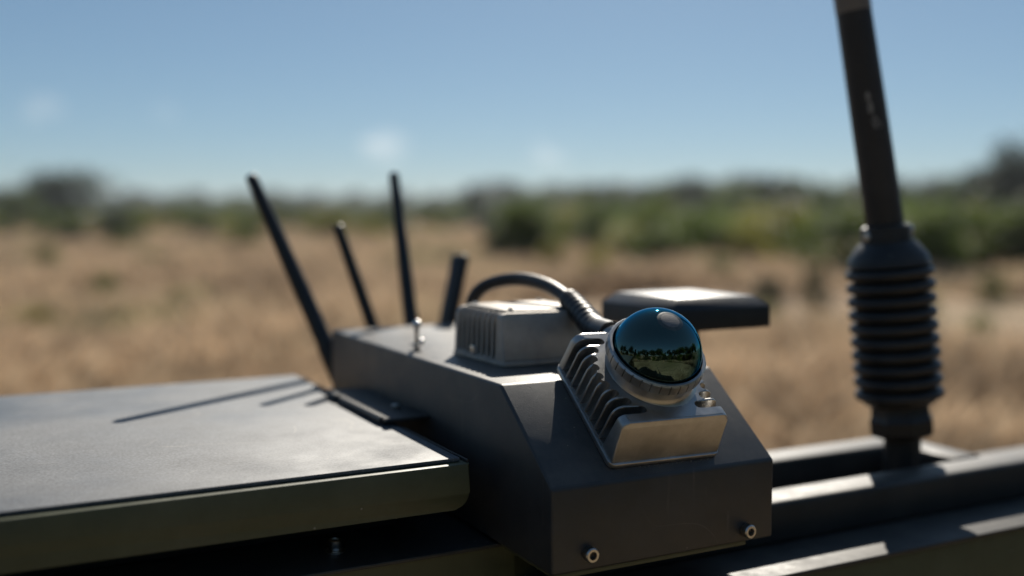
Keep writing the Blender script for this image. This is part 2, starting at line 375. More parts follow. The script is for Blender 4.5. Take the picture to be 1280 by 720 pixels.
def tree(kind, deg, dist, hgt, label, cat, group=None, wide=1.0, name=None):
    tm, crowns = KINDS[kind]
    e = bpy.data.objects.new(name or {'dark': 'broadleaf_tree', 'green': 'broadleaf_tree', 'tall': 'slender_tree', 'tallgreen': 'slender_tree', 'pine': 'pine_tree'}.get(kind, 'shrub'), None)
    C.objects.link(e); e.location = bearing(deg, dist, -.02); e.rotation_euler = (0, 0, trng.uniform(0, 6.28))
    e.scale = (hgt*wide, hgt*wide, hgt)
    for nm, me in (('trunk', tm), ('crown', trng.choice(crowns))):
        o = bpy.data.objects.new(nm, me); C.objects.link(o); o.parent = e
    tag(e, label, cat, group); return e
def pxdeg(x): return math.degrees(math.atan((x-640)/1293))

# named, recognisable ones: horizontal bearing, distance, height
tree('dark', pxdeg(76), 120, 5.6, 'big dark rounded tree at the far left of the tree line', 'tree', wide=2.3)
tree('dark', pxdeg(20), 130, 4.0, 'dark tree left of the big rounded tree, at the picture edge', 'tree', wide=2.0)
tree('pine', pxdeg(590), 120, 4.3, 'tall blue-green conifer above the tree line, right of the upright rod antennas', 'tree', wide=1.7)
tree('darkshrub', pxdeg(622), 22, 1.05, 'dark bush in the field just above the black cable arch', 'shrub', wide=.95)
tree('shrub', pxdeg(306), 30, 1.0, 'round green bush behind the tip of the leftmost rod antenna', 'shrub', wide=1.1)
tree('darkshrub', pxdeg(1020), 11.4, .58, 'small lone dark bush in dry grass left of the whip antenna', 'shrub', wide=.72)
tree('darkshrub', pxdeg(842), 26, 1.25, 'dark bush at the field edge above the flat square antenna', 'shrub', wide=.9)
tree('tall', pxdeg(872), 95, 3.0, 'tall dark tree above the flat square antenna', 'tree', wide=1.6)
tree('dark', pxdeg(752), 110, 2.8, 'dark broad tree in the tree line above the dome camera', 'tree', wide=1.4)
tree('pine', pxdeg(990), 90, 3.2, 'dark conifer left of the whip antenna mast', 'tree', wide=1.6)
tree('dark', pxdeg(1268), 80, 5.8, 'tallest dark tree at the right edge of the picture', 'tree', wide=1.25)
tree('tall', pxdeg(1215), 85, 4.2, 'dark slender tree just left of the tallest tree at the right edge', 'tree', wide=1.6)
tree('dark', pxdeg(1172), 90, 3.3, 'dark broad tree right of the whip antenna mast', 'tree', wide=1.4)
tree('yellow', pxdeg(1025), 27, .95, 'yellow-green bush at the field edge left of the whip antenna', 'shrub', wide=1.3)
tree('yellow', pxdeg(930), 30, .95, 'yellow-green bush above the right end of the flat square antenna', 'shrub', wide=1.4)
tree('yellow', pxdeg(1190), 24, .8, 'yellow-green bush just right of the rubber bellows', 'shrub', wide=1.3)
tree('yellow', pxdeg(745), 17, .5, 'pale yellow-green weed clump behind the black cable boot', 'shrub', wide=1.2)
tree('shrub', pxdeg(128), 12.5, .42, 'low grey-green weed clump in the dry grass on the left', 'shrub', wide=1.1)
tree('shrub', pxdeg(1185), 6.9, .30, 'small green weed clump right of the bellows', 'shrub', wide=1.0)
for k_, (x, d) in enumerate([(60, 22), (190, 18), (240, 10), (40, 9.5), (330, 15), (430, 24), (690, 20), (560, 18), (790, 22), (900, 16), (960, 12), (1080, 17), (1150, 11), (1245, 13), (1230, 8.5), (940, 8), (30, 30), (150, 34)]):
    tree(trng.choice(['shrub', 'darkshrub', 'yellow']), pxdeg(x), d, trng.uniform(.22, .42)*(1 if d < 16 else 1.4), 'low olive weed clump among the dry grass ' + ('on the left' if x < 400 else 'beyond the vehicle equipment' if x < 1000 else 'on the right'), 'weeds', 'weed clumps in the grass ' + ('left' if x < 400 else 'middle' if x < 1000 else 'right'), wide=trng.uniform(1.2, 1.8), name='weed_clump')
# rows nobody can tell apart: far wood, nearer green thicket, shrubs at the field edge
def zone(x):
    return ('left of the rod antennas' if x < 290 else 'behind the rod antennas' if x < 560 else 'above the finned box' if x < 740
            else 'above the dome camera' if x < 1040 else 'beside the whip antenna')
for i in range(120):
    x = -60 + 1400*i/119 + trng.uniform(-9, 9)
    left = x < 560
    h_ = trng.uniform(6.5, 9.5) if left else trng.uniform(8.0, 12.0)
    tree(trng.choice(['dark', 'tall', 'pine', 'dark']), pxdeg(x), trng.uniform(300, 390) if not left else trng.uniform(360, 460), h_, 'hazy blue-green tree in the farthest row of the wood, ' + zone(x), 'tree', 'far wood ' + zone(x), wide=trng.uniform(1.3, 2.0))
for i in range(92):
    x = -30 + 1340*i/91 + trng.uniform(-12, 12)
    right = x > 660
    tree(trng.choice(['green', 'tallgreen', 'green', 'dark']) if right else trng.choice(['green', 'shrub', 'shrub']), pxdeg(x), trng.uniform(90, 150), trng.uniform(2.8, 4.8) if right else trng.uniform(1.8, 2.9),
         'green tree in the blurred thicket before the far wood, ' + zone(x), 'tree', 'thicket ' + zone(x), wide=trng.uniform(1.3, 2.0))
for i in range(104):
    x = -20 + 1320*i/103 + trng.uniform(-12, 12)
    right = x > 640
    tree(trng.choice(['shrub', 'yellow', 'yellow', 'shrub', 'darkshrub']), pxdeg(x), trng.uniform(18.5, 42) if right else trng.uniform(36, 80), trng.uniform(.85, 1.45) if right else trng.uniform(.7, 1.3),
         'low green shrub along the edge of the dry field, ' + zone(x), 'shrub', 'field edge shrubs ' + zone(x), wide=trng.uniform(1.3, 2.2))
# the wood behind the photographer, seen mirrored in the dome
for i in range(34):
    a = 70 + 220*i/33 + trng.uniform(-2.5, 2.5)
    tree(trng.choice(['dark', 'tall', 'green', 'pine', 'dark']), a, trng.uniform(11, 24), trng.uniform(3.0, 6.2), 'tree of the wood mirrored as a dark silhouette in the glossy dome', 'tree', 'wood mirrored in the dome', wide=trng.uniform(.9, 1.3))
for i in range(30):
    a = 75 + 210*i/29 + trng.uniform(-3, 3)
    if 20 < i < 23: continue
    tree(trng.choice(['darkshrub', 'darkshrub', 'shrub']), a, trng.uniform(3.6, 6.0), trng.uniform(.7, 1.25), 'dark bush of the low hedge mirrored in the glossy dome', 'shrub', 'hedge mirrored in the dome', wide=trng.uniform(1.1, 1.5))

# ------------------------------------------------------------------ small clouds
m = bpy.data.materials.new('cloud vapour'); m.use_nodes = True; nt = m.node_tree; nt.nodes.clear()
out = nt.nodes.new('ShaderNodeOutputMaterial'); pv = nt.nodes.new('ShaderNodeVolumePrincipled'); nt.links.new(pv.outputs[0], out.inputs['Volume'])
pv.inputs['Color'].default_value = (1, 1, 1, 1); pv.inputs['Anisotropy'].default_value = .5
tc = nt.nodes.new('ShaderNodeTexCoord'); ln = node(nt, 'ShaderNodeVectorMath', operation='LENGTH'); nt.links.new(tc.outputs['Object'], ln.inputs[0])
nn = nt.nodes.new('ShaderNodeTexNoise'); nn.inputs['Scale'].default_value = 1.5; nn.inputs['Detail'].default_value = 4; nt.links.new(tc.outputs['Object'], nn.inputs[0])
oi = nt.nodes.new('ShaderNodeObjectInfo'); wv = node(nt, 'ShaderNodeMath', operation='MULTIPLY'); wv.inputs[1].default_value = 40; nt.links.new(oi.outputs['Random'], wv.inputs[0]); nn.noise_dimensions = '4D'; nt.links.new(wv.outputs[0], nn.inputs['W'])
s2 = node(nt, 'ShaderNodeMath', operation='MULTIPLY_ADD'); s2.inputs[1].default_value = 2.2; s2.inputs[2].default_value = -.62; nt.links.new(nn.outputs[0], s2.inputs[0])
sb = node(nt, 'ShaderNodeMath', operation='SUBTRACT'); nt.links.new(s2.outputs[0], sb.inputs[0]); nt.links.new(ln.outputs['Value'], sb.inputs[1])
mr = node(nt, 'ShaderNodeMapRange'); mr.inputs['From Min'].default_value = -.4; mr.inputs['From Max'].default_value = .4; mr.inputs['To Max'].default_value = .006
nt.links.new(sb.outputs[0], mr.inputs[0])
at_ = nt.nodes.new('ShaderNodeAttribute'); at_.attribute_type = 'OBJECT'; at_.attribute_name = 'vapour'
md = node(nt, 'ShaderNodeMath', operation='MULTIPLY'); nt.links.new(mr.outputs[0], md.inputs[0]); nt.links.new(at_.outputs['Fac'], md.inputs[1]); nt.links.new(md.outputs[0], pv.inputs['Density'])
M['cloud'] = m
for x, y, w_, h_, vap, lab in ((478, 186, 74, 44, .40, 'small white puff of cloud above the upright rod antennas'), (55, 150, 58, 38, .28, 'faint small cloud in the sky at far left'),
                     (684, 196, 54, 40, .28, 'faint small cloud above the dome camera'), (212, 148, 40, 30, .16, 'faintest little cloud between the two left clouds')):
    D_ = 3200
    bm = nb(); bmesh.ops.create_icosphere(bm, subdivisions=3, radius=1)
    for v_ in bm.verts: v_.co *= 1 + .12*math.sin(v_.co.x*5+x)*math.sin(v_.co.y*4)*math.cos(v_.co.z*5)
    o = finish(bm, 'cloud', M['cloud'], None, sharp=180); o.location = bearing(pxdeg(x), D_, H + D_*(268-y)/1293)
    o.scale = (w_*D_/1293*.62, w_*D_/1293*.62, h_*D_/1293*.6)
    o['vapour'] = vap; tag(o, lab, 'cloud')

# ------------------------------------------------------------------ the vehicle
veh = thing('unmanned_vehicle', 'olive and black ground vehicle with flat lid and open tube frame', 'vehicle', V(.3, .8, -H))
bm = nb(); box(bm, -.62, .37, .655, 1.03, -.60+H, -.2355+H, .006); box(bm, .3705, 1.24, .652, .764, -.60+H, -.270+H, .004); finish(bm, 'hull', M['olive'], veh)
bm = nb(); prism(bm, [(.641, -.2345+H), (.641, -.56+H), (.653, -.56+H), (.653, -.2345+H)], 'x', -.62, .335, .0015); finish(bm, 'front_plate', M['olive'], veh)
bm = nb(); box(bm, -.62, .36, .638, 1.04, -.2342+H, -.231+H, .0012); deck = finish(bm, 'deck_plate', M['deck'], veh)
bm = nb(); box(bm, .3455, 1.24, .568, .768, -.2685+H, -.2645+H, .0012); finish(bm, 'lower_deck', M['frame'], veh)
bm = nb(); box(bm, .345, 1.24, .572, .650, -.56+H, -.2688+H, .003); finish(bm, 'side_panel', M['olive'], veh)
# lid: folded olive shell, grey sheet on top
lid_l, lid_r, lid_f, lid_b = -.60, .2925, .6262, 1.046
bm = nb(); zt = -.1680+H; zb = -.199+H
pts = [(lid_l, zb), (lid_l, zt), (lid_r, zt)]
for k in range(7):
    a = k/6*math.pi/2; pts.append((lid_r-.011+.011*math.cos(a), zb+.011-.011*math.sin(a)))
prism(bm, pts, 'y', lid_f, lid_b, .0016, 2)
lid = finish(bm, 'lid', M['olive'], veh, sharp=40)
bm = nb(); box(bm, lid_l+.006, lid_r-.0045, lid_f+.0062, lid_b-.005, zt+.0003, zt+.0030, .0007); finish(bm, 'top_panel', M['panel'], lid)
bm = nb(); box(bm, lid_r-.0016, lid_r-.0002, lid_f+.002, lid_b-.01, zt-.001, zt+.0022, .0004); finish(bm, 'edge_strip', M['frame'], lid)
bm = nb(); box(bm, lid_l+.03, lid_r-.02, lid_f+.085, lid_b-.03, -.2309+H, zb+.001, .003); finish(bm, 'lid_coaming', M['deck'], veh)
# hinge: plate bridging the gap to the housing
bm = nb(); box(bm, .2785, .3163, .752, .905, -.1625+H, -.1592+H, .0008); hinge = finish(bm, 'hinge', M['frame'], veh)
bm = nb(); tube(bm, [V(.2795, .760, -.1615), V(.2795, .862, -.1615)], .0030, 12); finish(bm, 'hinge_pin', M['frame'], hinge)
bm = nb(); tube(bm, [V(.2795, .872, -.1615), V(.2795, .903, -.1615)], .0034, 12); finish(bm, 'hinge_knuckle', M['frame'], hinge)
def cap_bolt(name, parent, mx, r_=.005, h_=.006, washer=True, mt='steel'):
    bm = nb(); lathe(bm, [(r_*.93, 0), (r_, .0006), (r_, h_-.0008), (r_*.86, h_), (r_*.56, h_), (r_*.52, h_-.0006), (r_*.50, h_-.0035)], 24, mx); o = finish(bm, name, M[mt], parent, sharp=30)
    bm = nb(); lathe(bm, [(r_*.51, h_-.0034), (r_*.51, h_-.0028), (r_*.30, h_-.0027), (0, h_-.0032)], 6, mx); finish(bm, 'socket', M['socket'], o)
    if washer:
        bm = nb(); lathe(bm, [(r_*1.5, -.0012), (r_*1.5, -.0002), (r_*1.4, 0), (r_*.5, 0)], 24, mx); finish(bm, 'washer', M['steel'], o)
    return o
cap_bolt('cap_bolt', veh, Matrix.Translation(V(.302, .790, -.1592)), .0035, .004, False)
cap_bolt('cap_bolt', veh, Matrix.Translation(V(.2127, .674, -.2298)), .0048, .0075, True)
cap_bolt('cap_bolt', veh, Matrix.Translation(V(-.08, .674, -.2298)), .0048, .0075, True)
# open frame of square tube on the right
def rail(x0, x1, y0, y1, z0=-.2642, z1=-.230):
    bm = nb(); box(bm, x0, x1, y0, y1, z0+H, z1+H, .004, 3); return finish(bm, 'frame_rail', M['frame'], veh)
rail(.36, 1.24, .624, .660); rail(.36, .8496, .733, .770)
rail(.812, .850, .6602, .7328, -.262, -.2296); rail(.44, .478, .6602, .7328, -.262, -.2306)
bm = nb(); box(bm, .735, .811, .6602, .7328, -.2644+H, -.2602+H, .001); finish(bm, 'antenna_plate', M['frame'], veh)
bm = nb(); box(bm, .514, .554, .655, .745, -.2298+H, -.2265+H, .001); finish(bm, 'mast_plate', M['frame'], veh)
# running gear (below the picture)
for wx in (-.36, .30, .96):
    for wy in (.60, .95):
        s_ = -1 if wy < .8 else 1
        mx = Matrix.Translation(Vector((wx, wy, .26))) @ Matrix.Rotation(R(90), 4, 'X')
        bm = nb(); lathe(bm, [(.15, -.055), (.235, -.055), (.26, -.035), (.26, .035), (.235, .055), (.15, .055)], 32, mx); w_ = finish(bm, 'wheel', M['rubber'], veh)
        bm = nb(); lathe(bm, [(0, -.035), (.05, -.04), (.14, -.03), (.1495, -.05), (.1495, .05), (.14, .03), (.05, .04), (0, .035)], 28, mx); finish(bm, 'rim', M['frame'], w_)

# ------------------------------------------------------------------ equipment housing
hs = thing('equipment_housing', 'black sheet metal housing with sloped front carrying the dome camera', 'housing', V(.407, .78, -.229))
u0, u1, v0, v1 = .3166, .4975, .5561, 1.008
bm = nb(); prism(bm, [(v0, -.229+H), (v0, -.173+H), (v0+.0728, -.1165+H), (v1, -.1165+H), (v1, -.229+H)], 'x', u0, u1)
bevel_all(bm, list(bm.edges), .0022, 3); finish(bm, 'shell', M['housing'], hs, sharp=40)
bm = nb(); box(bm, u0+.004, u1-.022, v0+.003, v0+.08, -.2325+H, -.2287+H, .0006); finish(bm, 'bottom_flange', M['olive'], hs)
mfront = lambda u, z: Matrix.Translation(V(u, v0-.0001, z)) @ Matrix.Rotation(R(90), 4, 'X')
cap_bolt('cap_bolt', hs, mfront(.3435, -.2175), .0049, .0062, False); cap_bolt('cap_bolt', hs, mfront(.4725, -.2205), .0049, .0062, False)
bm = nb(); box(bm, .318, .50, 1.0075, 1.055, -.1885+H, -.185+H, .001); finish(bm, 'antenna_shelf', M['housing'], hs)
# ball-ended toggle with a cross plate
tx, ty = .3335, .821
bm = nb(); lathe(bm, [(.0030, -.1168+H), (.0030, -.1120+H), (.0062, -.1118+H), (.0064, -.1108+H), (.0022, -.1104+H), (.0017, -.104+H), (.0026, -.097+H)], 20, Matrix.Translation((tx, ty, 0))); tog = finish(bm, 'toggle', M['chrome'], hs)
bm = nb(); bmesh.ops.create_uvsphere(bm, u_segments=20, v_segments=12, radius=.0041, matrix=Matrix.Translation(V(tx+.0003, ty, -.0942))); finish(bm, 'toggle_ball', M['chrome'], tog)
bm = nb(); bmesh.ops.create_uvsphere(bm, u_segments=16, v_segments=10, radius=.0030, matrix=Matrix.Translation(V(tx+.0045, ty+.001, -.1098))); finish(bm, 'screw_head', M['chrome'], tog)

# ------------------------------------------------------------------ dome camera (local frame lies on the slope: x across, y up the slope, z out)
slope = math.atan2(.0565, .0728)
sv = Vector((0, math.cos(slope), math.sin(slope))); nv = Vector((0, -math.sin(slope), math.cos(slope)))
base = V(u0, v0, -.173) + Vector((1, 0, 0))*.0922 + sv*.0560 + nv*.0004
dc = thing('dome_camera', 'silver finned camera with glossy dark blue-green dome on the sloped housing', 'camera', base, Matrix.Rotation(slope, 4, 'X') @ Matrix.Rotation(R(-1.0), 4, 'Z'))
def finned_body(root, hw, hl, ht, material, nslot, core_hw, core_r, cy_, lean, base_t=.0040, slot_w=.0058, fin_name='fin', bev=.0011, floor=.0075):
    """cast body: base, core with rounded slot ends, a solid front wall and separate fins on both sides"""
    bm = nb(); rr = .005; pts = []
    for sx, sy, a0 in ((1, 1, 0), (-1, 1, 90), (-1, -1, 180), (1, -1, 270)):
        for k in range(5):
            a = R(a0 + 90*k/4); pts.append((sx*(hw+.0015-rr) + rr*math.cos(a), sy*(hl+.0015-rr) + rr*math.sin(a)))
    prism(bm, pts, 'z', 0, base_t, .0008, 2); finish(bm, 'base', material, root, sharp=40, local=True)
    y0 = -hl + .0085 + lean*.9; pitch = (2*hl - .0085 - lean*.9 - .004)/nslot
    slots = [y0 + pitch*(i+.5) - .001 for i in range(nslot)]
    def xend(y):
        d = core_r**2 - (y-cy_)**2
        return max(core_hw, math.sqrt(d) if d > 0 else 0)
    # core outline (left side then right side), scalloped at the slots
    left = []; w2 = slot_w/2
    for y in slots:
        x = xend(y)
        left.append((-x-.0034, y-w2))
        for k in range(7):
            a = R(-90 + 180*k/6); left.append((-x + w2*math.cos(a) - w2, y + w2*math.sin(a)))
        left.append((-x-.0035, y+w2))
    left = [(-hw+.006, -hl+lean+.0012), (-hw+.006, slots[0]-w2-.0012)] + left + [(-hw+.008, slots[-1]+w2+.0012), (-hw+.008, hl-.0008)]
    right = [(-x, y) for x, y in left[::-1]]
    bm = nb(); prism(bm, (left + right)[::-1], 'z', base_t-.0006, ht, .0006, 1); finish(bm, 'body', material, root, sharp=40, local=True)
    # front wall, leaning back, with rounded upper corners
    def outline(hw_, top, r_):
        p = [(-hw_, base_t-.0004), ]
        for k in range(7):
            a = R(180 - 90*k/6); p.append((-hw_+.0012 + r_ + r_*math.cos(a), top - r_ + r_*math.sin(a)))
        for k in range(7):
            a = R(90 - 90*k/6); p.append((hw_-.0012 - r_ + r_*math.cos(a), top - r_ + r_*math.sin(a)))
        p.append((hw_, base_t-.0004)); return p
    bm = nb(); o_ = outline(hw, ht-.0003, .0045)
    yf0, yb0 = -hl, slots[0]-w2
    A = [bm.verts.new((x, yf0 + lean*(z-base_t)/(ht-base_t), z)) for x, z in o_]; B = [bm.verts.new((x, yb0, z)) for x, z in o_]
    fA = bm.faces.new(A); bm.faces.new(B[::-1])
    for i in range(len(A)): bm.faces.new((A[i], B[i], B[(i+1) % len(A)], A[(i+1) % len(A)]))
    bevel_all(bm, list(fA.edges), .0014, 3); finish(bm, 'front_wall', material, root, sharp=40, local=True)
    # fins
    edges = [y + w2 for y in slots]; nxt = [y - w2 for y in slots[1:]] + [hl]
    for s_ in (-1, 1):
        for a, b_ in zip(edges, nxt):
            xin = xend((a+b_)/2) - .004; p = [(s_*xin, base_t-.0004)]
            p.append((s_*hw, base_t-.0004))
            r_ = .0068
            for k in range(8):
                an = R(90*k/7); p.append((s_*(hw-.0014-r_ + r_*math.cos(an)), ht-.0001-r_ + r_*math.sin(an)))
            p.append((s_*xin, ht-.0001))
            bm = nb(); prism(bm, p, 'y', a, b_, bev, 2); finish(bm, fin_name, material, root, sharp=40, local=True)
        # sloping floor of the slots
        bm = nb(); prism(bm, [(s_*(hw-.001), base_t-.0003), (s_*(hw-.001), base_t+.0006), (s_*(hw-.010), base_t+floor), (s_*core_hw, base_t+floor*1.15), (s_*core_hw, base_t-.0003)], 'y', slots[0]-w2+.0005, hl-.001)
        finish(bm, 'slot_floor', material, root, sharp=30, local=True)
BH = .0345
finned_body(dc, .0435, .0457, BH, M['alu'], 9, .0195, .0375, .006, .0075, slot_w=.0062, bev=.0008, floor=.002)
cy0 = .006
cx0 = -.0018; zc = BH+.0175
tm = Matrix.Translation((cx0, cy0, zc)) @ Matrix.Rotation(R(-4), 4, 'Y') @ Matrix.Translation((0, 0, -zc))
bm = nb(); lathe(bm, [(.0350, BH-.001), (.0328, BH+.0006), (.0316, BH+.0020), (.0309, BH+.0046), (.0305, BH+.0110), (.0305, BH+.0135)], 72, tm); finish(bm, 'collar', M['alu'], dc, sharp=40, local=True)
# segmented ring: grooved cylinder
bm = nb(); nseg = 32; prof = []
zr0, zr1 = BH+.0122, BH+.0206
ang = []
for i in range(nseg):
    a = 2*math.pi*i/nseg; st = 2*math.pi/nseg
    for f_, dr in ((0, -.0010), (.06, -.0010), (.085, 0), (.38, .0001), (.69, .0001), (.97, 0)): ang.append((a+st*f_, dr))
levels = [(.0302, zr0), (.0339, zr0+.0001), (.0345, zr0+.0008), (.0345, zr1-.0014)]
rg_ = []
for r_, z in levels: rg_.append([bm.verts.new(tm @ Vector(((r_+dr)*math.cos(a), (r_+dr)*math.sin(a), z))) for a, dr in ang])
for r_, z in ((.0339, zr1-.0006), (.0333, zr1), (.0318, zr1), (.0312, zr1-.0010), (.0308, zr1-.0040)): rg_.append([bm.verts.new(tm @ Vector((r_*math.cos(a), r_*math.sin(a), z))) for a, dr in ang])
for a_, b_ in zip(rg_, rg_[1:]):
    for i in range(len(ang)): bm.faces.new((a_[i], a_[(i+1) % len(ang)], b_[(i+1) % len(ang)], b_[i]))
finish(bm, 'grip_ring', M['alu'], dc, sharp=28, local=True)
bm = nb(); RD = .0308
lathe(bm, [(RD*math.cos(R(t_)), zc + RD*math.sin(R(t_))) for t_ in np.linspace(-12, 73.5, 40)] + [(.0085, zc+RD*math.sin(R(73.9))), (0, zc+RD*.9613)], 96, tm)
dome = finish(bm, 'dome', M['dome'], dc, sharp=60, local=True)
bm = nb(); lathe(bm, [(.0090, zc+RD*.951), (.0089, zc+RD*.9585), (.0066, zc+RD*.9775), (.0060, zc+RD*.9775)], 48, tm); finish(bm, 'seal_ring', M['disc_ring'], dome, local=True)
bm = nb(); lathe(bm, [(.0064, zc+RD*.968), (.0064, zc+RD*.9805), (.0060, zc+RD*.983), (.0006, zc+RD*.983), (.0005, zc+RD*.981), (0, zc+RD*.981)], 40, tm); finish(bm, 'cap_disc', M['disc'], dome, sharp=30, local=True)
mxc = Matrix.Translation((.0, .0450, .0195)) @ Matrix.Rotation(R(-90), 4, 'X')
bm = nb(); lathe(bm, [(.0105, -.002), (.0105, .004), (.0088, .0048), (.0088, .013), (.0080, .0138)], 28, mxc); finish(bm, 'cable_socket', M['alu'], dc, sharp=35, local=True)

# pale grit caught along the camera base
grg = random.Random(9); bm = nb()
for k in range(90):
    side = grg.random()
    if side < .6: x, y = .008 + grg.gauss(0, .022), -.0475 - abs(grg.gauss(0, .0010))
    elif side < .8: x, y = .0455 + abs(grg.gauss(0, .001)), grg.uniform(-.04, .04)
    else: x, y = grg.uniform(-.075, .038), grg.uniform(-.054, .03)
    if abs(x) < .0452 and y > -.0472: continue
    r_ = grg.uniform(.00012, .00042)
    bmesh.ops.create_icosphere(bm, subdivisions=1, radius=r_, matrix=Matrix.Translation((x, y, r_*.5)) @ Matrix.Scale(grg.uniform(.5, 1.6), 4, (1, 0, 0)))
bm.transform(W[dc]); gr = finish(bm, 'grit', M['worn'], hs, sharp=20); tag(gr, kind='stuff')

# ------------------------------------------------------------------ finned sensor box behind it
mb = thing('finned_sensor_box', 'dusty beige-grey finned aluminium box on the black housing behind the dome camera', 'sensor box', V(.3985, .7405, -.1163))
finned_body(mb, .0455, .0455, .0405, M['alu_dusty'], 8, .031, .031, 0, .006, slot_w=.0064, bev=.0009)
bm = nb(); box(bm, -.036, .036, -.031, .040, .0403, .0422, .0008); finish(bm, 'cover_plate', M['alu_dusty'], mb, local=True)
bm = nb(); box(bm, -.0470, -.0405, .004, .012, .004, .0115, .0008); finish(bm, 'lug', M['steel'], mb, local=True)
for sx in (-.030, .030):
    for sy in (-.027, .036): cap_bolt('cover_screw', mb, W[mb] @ Matrix.Translation((sx, sy, .0422)), .0022, .0016, False)

# ------------------------------------------------------------------ cable
cb = thing('sensor_cable', 'thick black cable arching from behind the finned box to the dome camera', 'cable', V(.3950, .838, -.1163))
conn = base + Matrix.Rotation(slope, 3, 'X') @ Vector((0, .058, .0195))
cdir = Matrix.Rotation(slope, 3, 'X') @ Vector((0, 1, 0))
pts = spline([V(.4000, .850, -.1150), V(.3960, .845, -.0980), V(.3924, .836, -.0795), V(.3970, .8276, -.0665), V(.4066, .812, -.0588), V(.4161, .7848, -.0556), V(.4208, .7482, -.0590), V(.4217, .7131, -.0685), V(.4190, .684, -.0795)], 8)
bm = nb(); tube(bm, pts, .0057, 18); finish(bm, 'cable', M['rubber'], cb, sharp=60)
bpts = spline([V(.4222, .7175, -.0670), V(.4213, .7060, -.0712), V(.4195, .6880, -.0780), V(.4155, .6660, -.0858), tuple(conn + Vector((.001, 0, 0)))], 12)
brad = []
for i in range(len(bpts)):
    t_ = i/(len(bpts)-1)
    brad.append((.0068 if t_ < .04 else .0082 + .0014*t_) + (.0007 if .08 < t_ < .8 and (i // 2) % 2 else 0))
bm = nb(); tube(bm, bpts, brad, 22); finish(bm, 'strain_relief_boot', M['rubber'], cb, sharp=60)

# ------------------------------------------------------------------ flat square antenna on its mast
fa = thing('flat_square_antenna', 'flat black square antenna with chamfered pale top behind the dome camera', 'antenna', V(.5365, .705, -.2265))
x0, x1, y0, y1 = .5122, .6167, .6973, .809; d_ = .0104
bm = nb()
lo = [(x0, y0), (x1, y0), (x1, y1), (x0, y1)]; hi = [(x0+d_, y0+d_), (x1-d_, y0+d_), (x1-d_, y1-d_), (x0+d_, y1-d_)]
L0 = [bm.verts.new((*p, -.0982+H)) for p in lo]; L1 = [bm.verts.new((*p, -.0801+H)) for p in lo]; L2 = [bm.verts.new((*p, -.0710+H)) for p in hi]
bm.faces.new(L0[::-1]); bm.faces.new(L2)
for a_, b_ in ((L0, L1), (L1, L2)):
    for i in range(4): bm.faces.new((a_[i], a_[(i+1) % 4], b_[(i+1) % 4], b_[i]))
bevel_all(bm, list(bm.edges), .0005, 1); finish(bm, 'antenna_body', M['plastic'], fa, sharp=30)
bm = nb(); lathe(bm, [(.017, -.2265+H), (.017, -.2225+H), (.0095, -.2215+H), (.0095, -.108+H), (.013, -.107+H), (.013, -.0981+H)], 24, Matrix.Translation((.5365, .715, 0))); finish(bm, 'mast', M['frame'], fa)

# ------------------------------------------------------------------ rod antennas
def rod(name, label, b_, t_, r0, r1, group='rod antennas behind the housing'):
    b_ = V(*b_); t_ = V(*t_)
    k = (-.185+H - t_.z)/(b_.z - t_.z); foot = t_ + (b_ - t_)*k          # runs straight down to the shelf
    e = thing(name, label, 'antenna', foot, group=group)
    mx, L = axis_m(foot, t_)
    bm = nb(); lathe(bm, [(r0*1.25, -.002), (r0*1.25, .010), (r0*1.12, .011), (r0*1.12, .016)], 20, mx); finish(bm, 'connector', M['plastic'], e)
    bm = nb(); lathe(bm, [(r0*1.15, .0155), (r0*1.15, L*.20), (r0, L*.24), (r0*.96, L*.5), (r1, L*.955), (r1, L*.985), (r1*.7, L*.997), (0, L)], 20, mx); finish(bm, 'whip_sleeve', M['plastic'], e)
    return e
rod('rod_antenna', 'leftmost black rod antenna, leaning left at the housing corner', (.3190, 1.034, -.135), (.2576, 1.0917, .0415), .0090, .0066)
rod('rod_antenna', 'short black rod antenna leaning left, between the two longer ones', (.3760, 1.034, -.135), (.3383, 1.0536, -.0105), .0068, .0058)
rod('rod_antenna', 'upright black rod antenna behind the small ball-ended toggle', (.4160, 1.034, -.135), (.4193, 1.0978, .047), .0080, .0058)
e = thing('paddle_antenna', 'dark flat paddle antenna leaning right beside the finned box', 'antenna', V(.455, 1.04, -.185))
bm = nb(); lathe(bm, [(.0075, -.1851+H), (.0075, -.178+H), (.0065, -.177+H), (.0065, -.128+H)], 20, Matrix.Translation((.455, 1.04, 0))); finish(bm, 'connector', M['steel'], e)
mx, L = axis_m(V(.455, 1.04, -.135), V(.4775, 1.045, -.044))
bm = nb(); box(bm, -.0125, .0125, -.0055, .0045, -.048, L, .004, 3); bm.transform(mx @ Matrix.Rotation(R(0), 4, 'Z')); finish(bm, 'blade', M['plastic'], e, sharp=40)

# ------------------------------------------------------------------ tall whip antenna with rubber bellows
right = Vector((math.cos(R(27.4)), -math.sin(R(27.4)), 0)); upv = Vector((0, 0, 1))
wa = thing('whip_antenna', 'tall dark whip antenna on ribbed rubber bellows on the tube frame', 'antenna', V(.775, .69, -.2602))
p0 = V(.775, .69, -.2465)
bm = nb(); lathe(bm, [(.024, -.0137), (.024, -.009), (.0175, -.008), (.0165, .040), (.0185, .044)], 32, Matrix.Translation(p0)); finish(bm, 'post', M['frame'], wa)
t1 = (upv - right*math.tan(R(6.0))).normalized(); mx1 = Matrix.Translation(p0 + upv*.036) @ t1.to_track_quat('Z', 'Y').to_matrix().to_4x4()
bm = nb(); lathe(bm, [(.020, 0), (.0275, .003), (.0300, .006), (.0300, .018), (.0280, .021), (.0275, .032)], 8, mx1); finish(bm, 'base_nut', M['plastic'], wa, sharp=30)
prof = [(.0275, .031), (.032, .034)]; nr = 10; zb0, zb1 = .036, .163
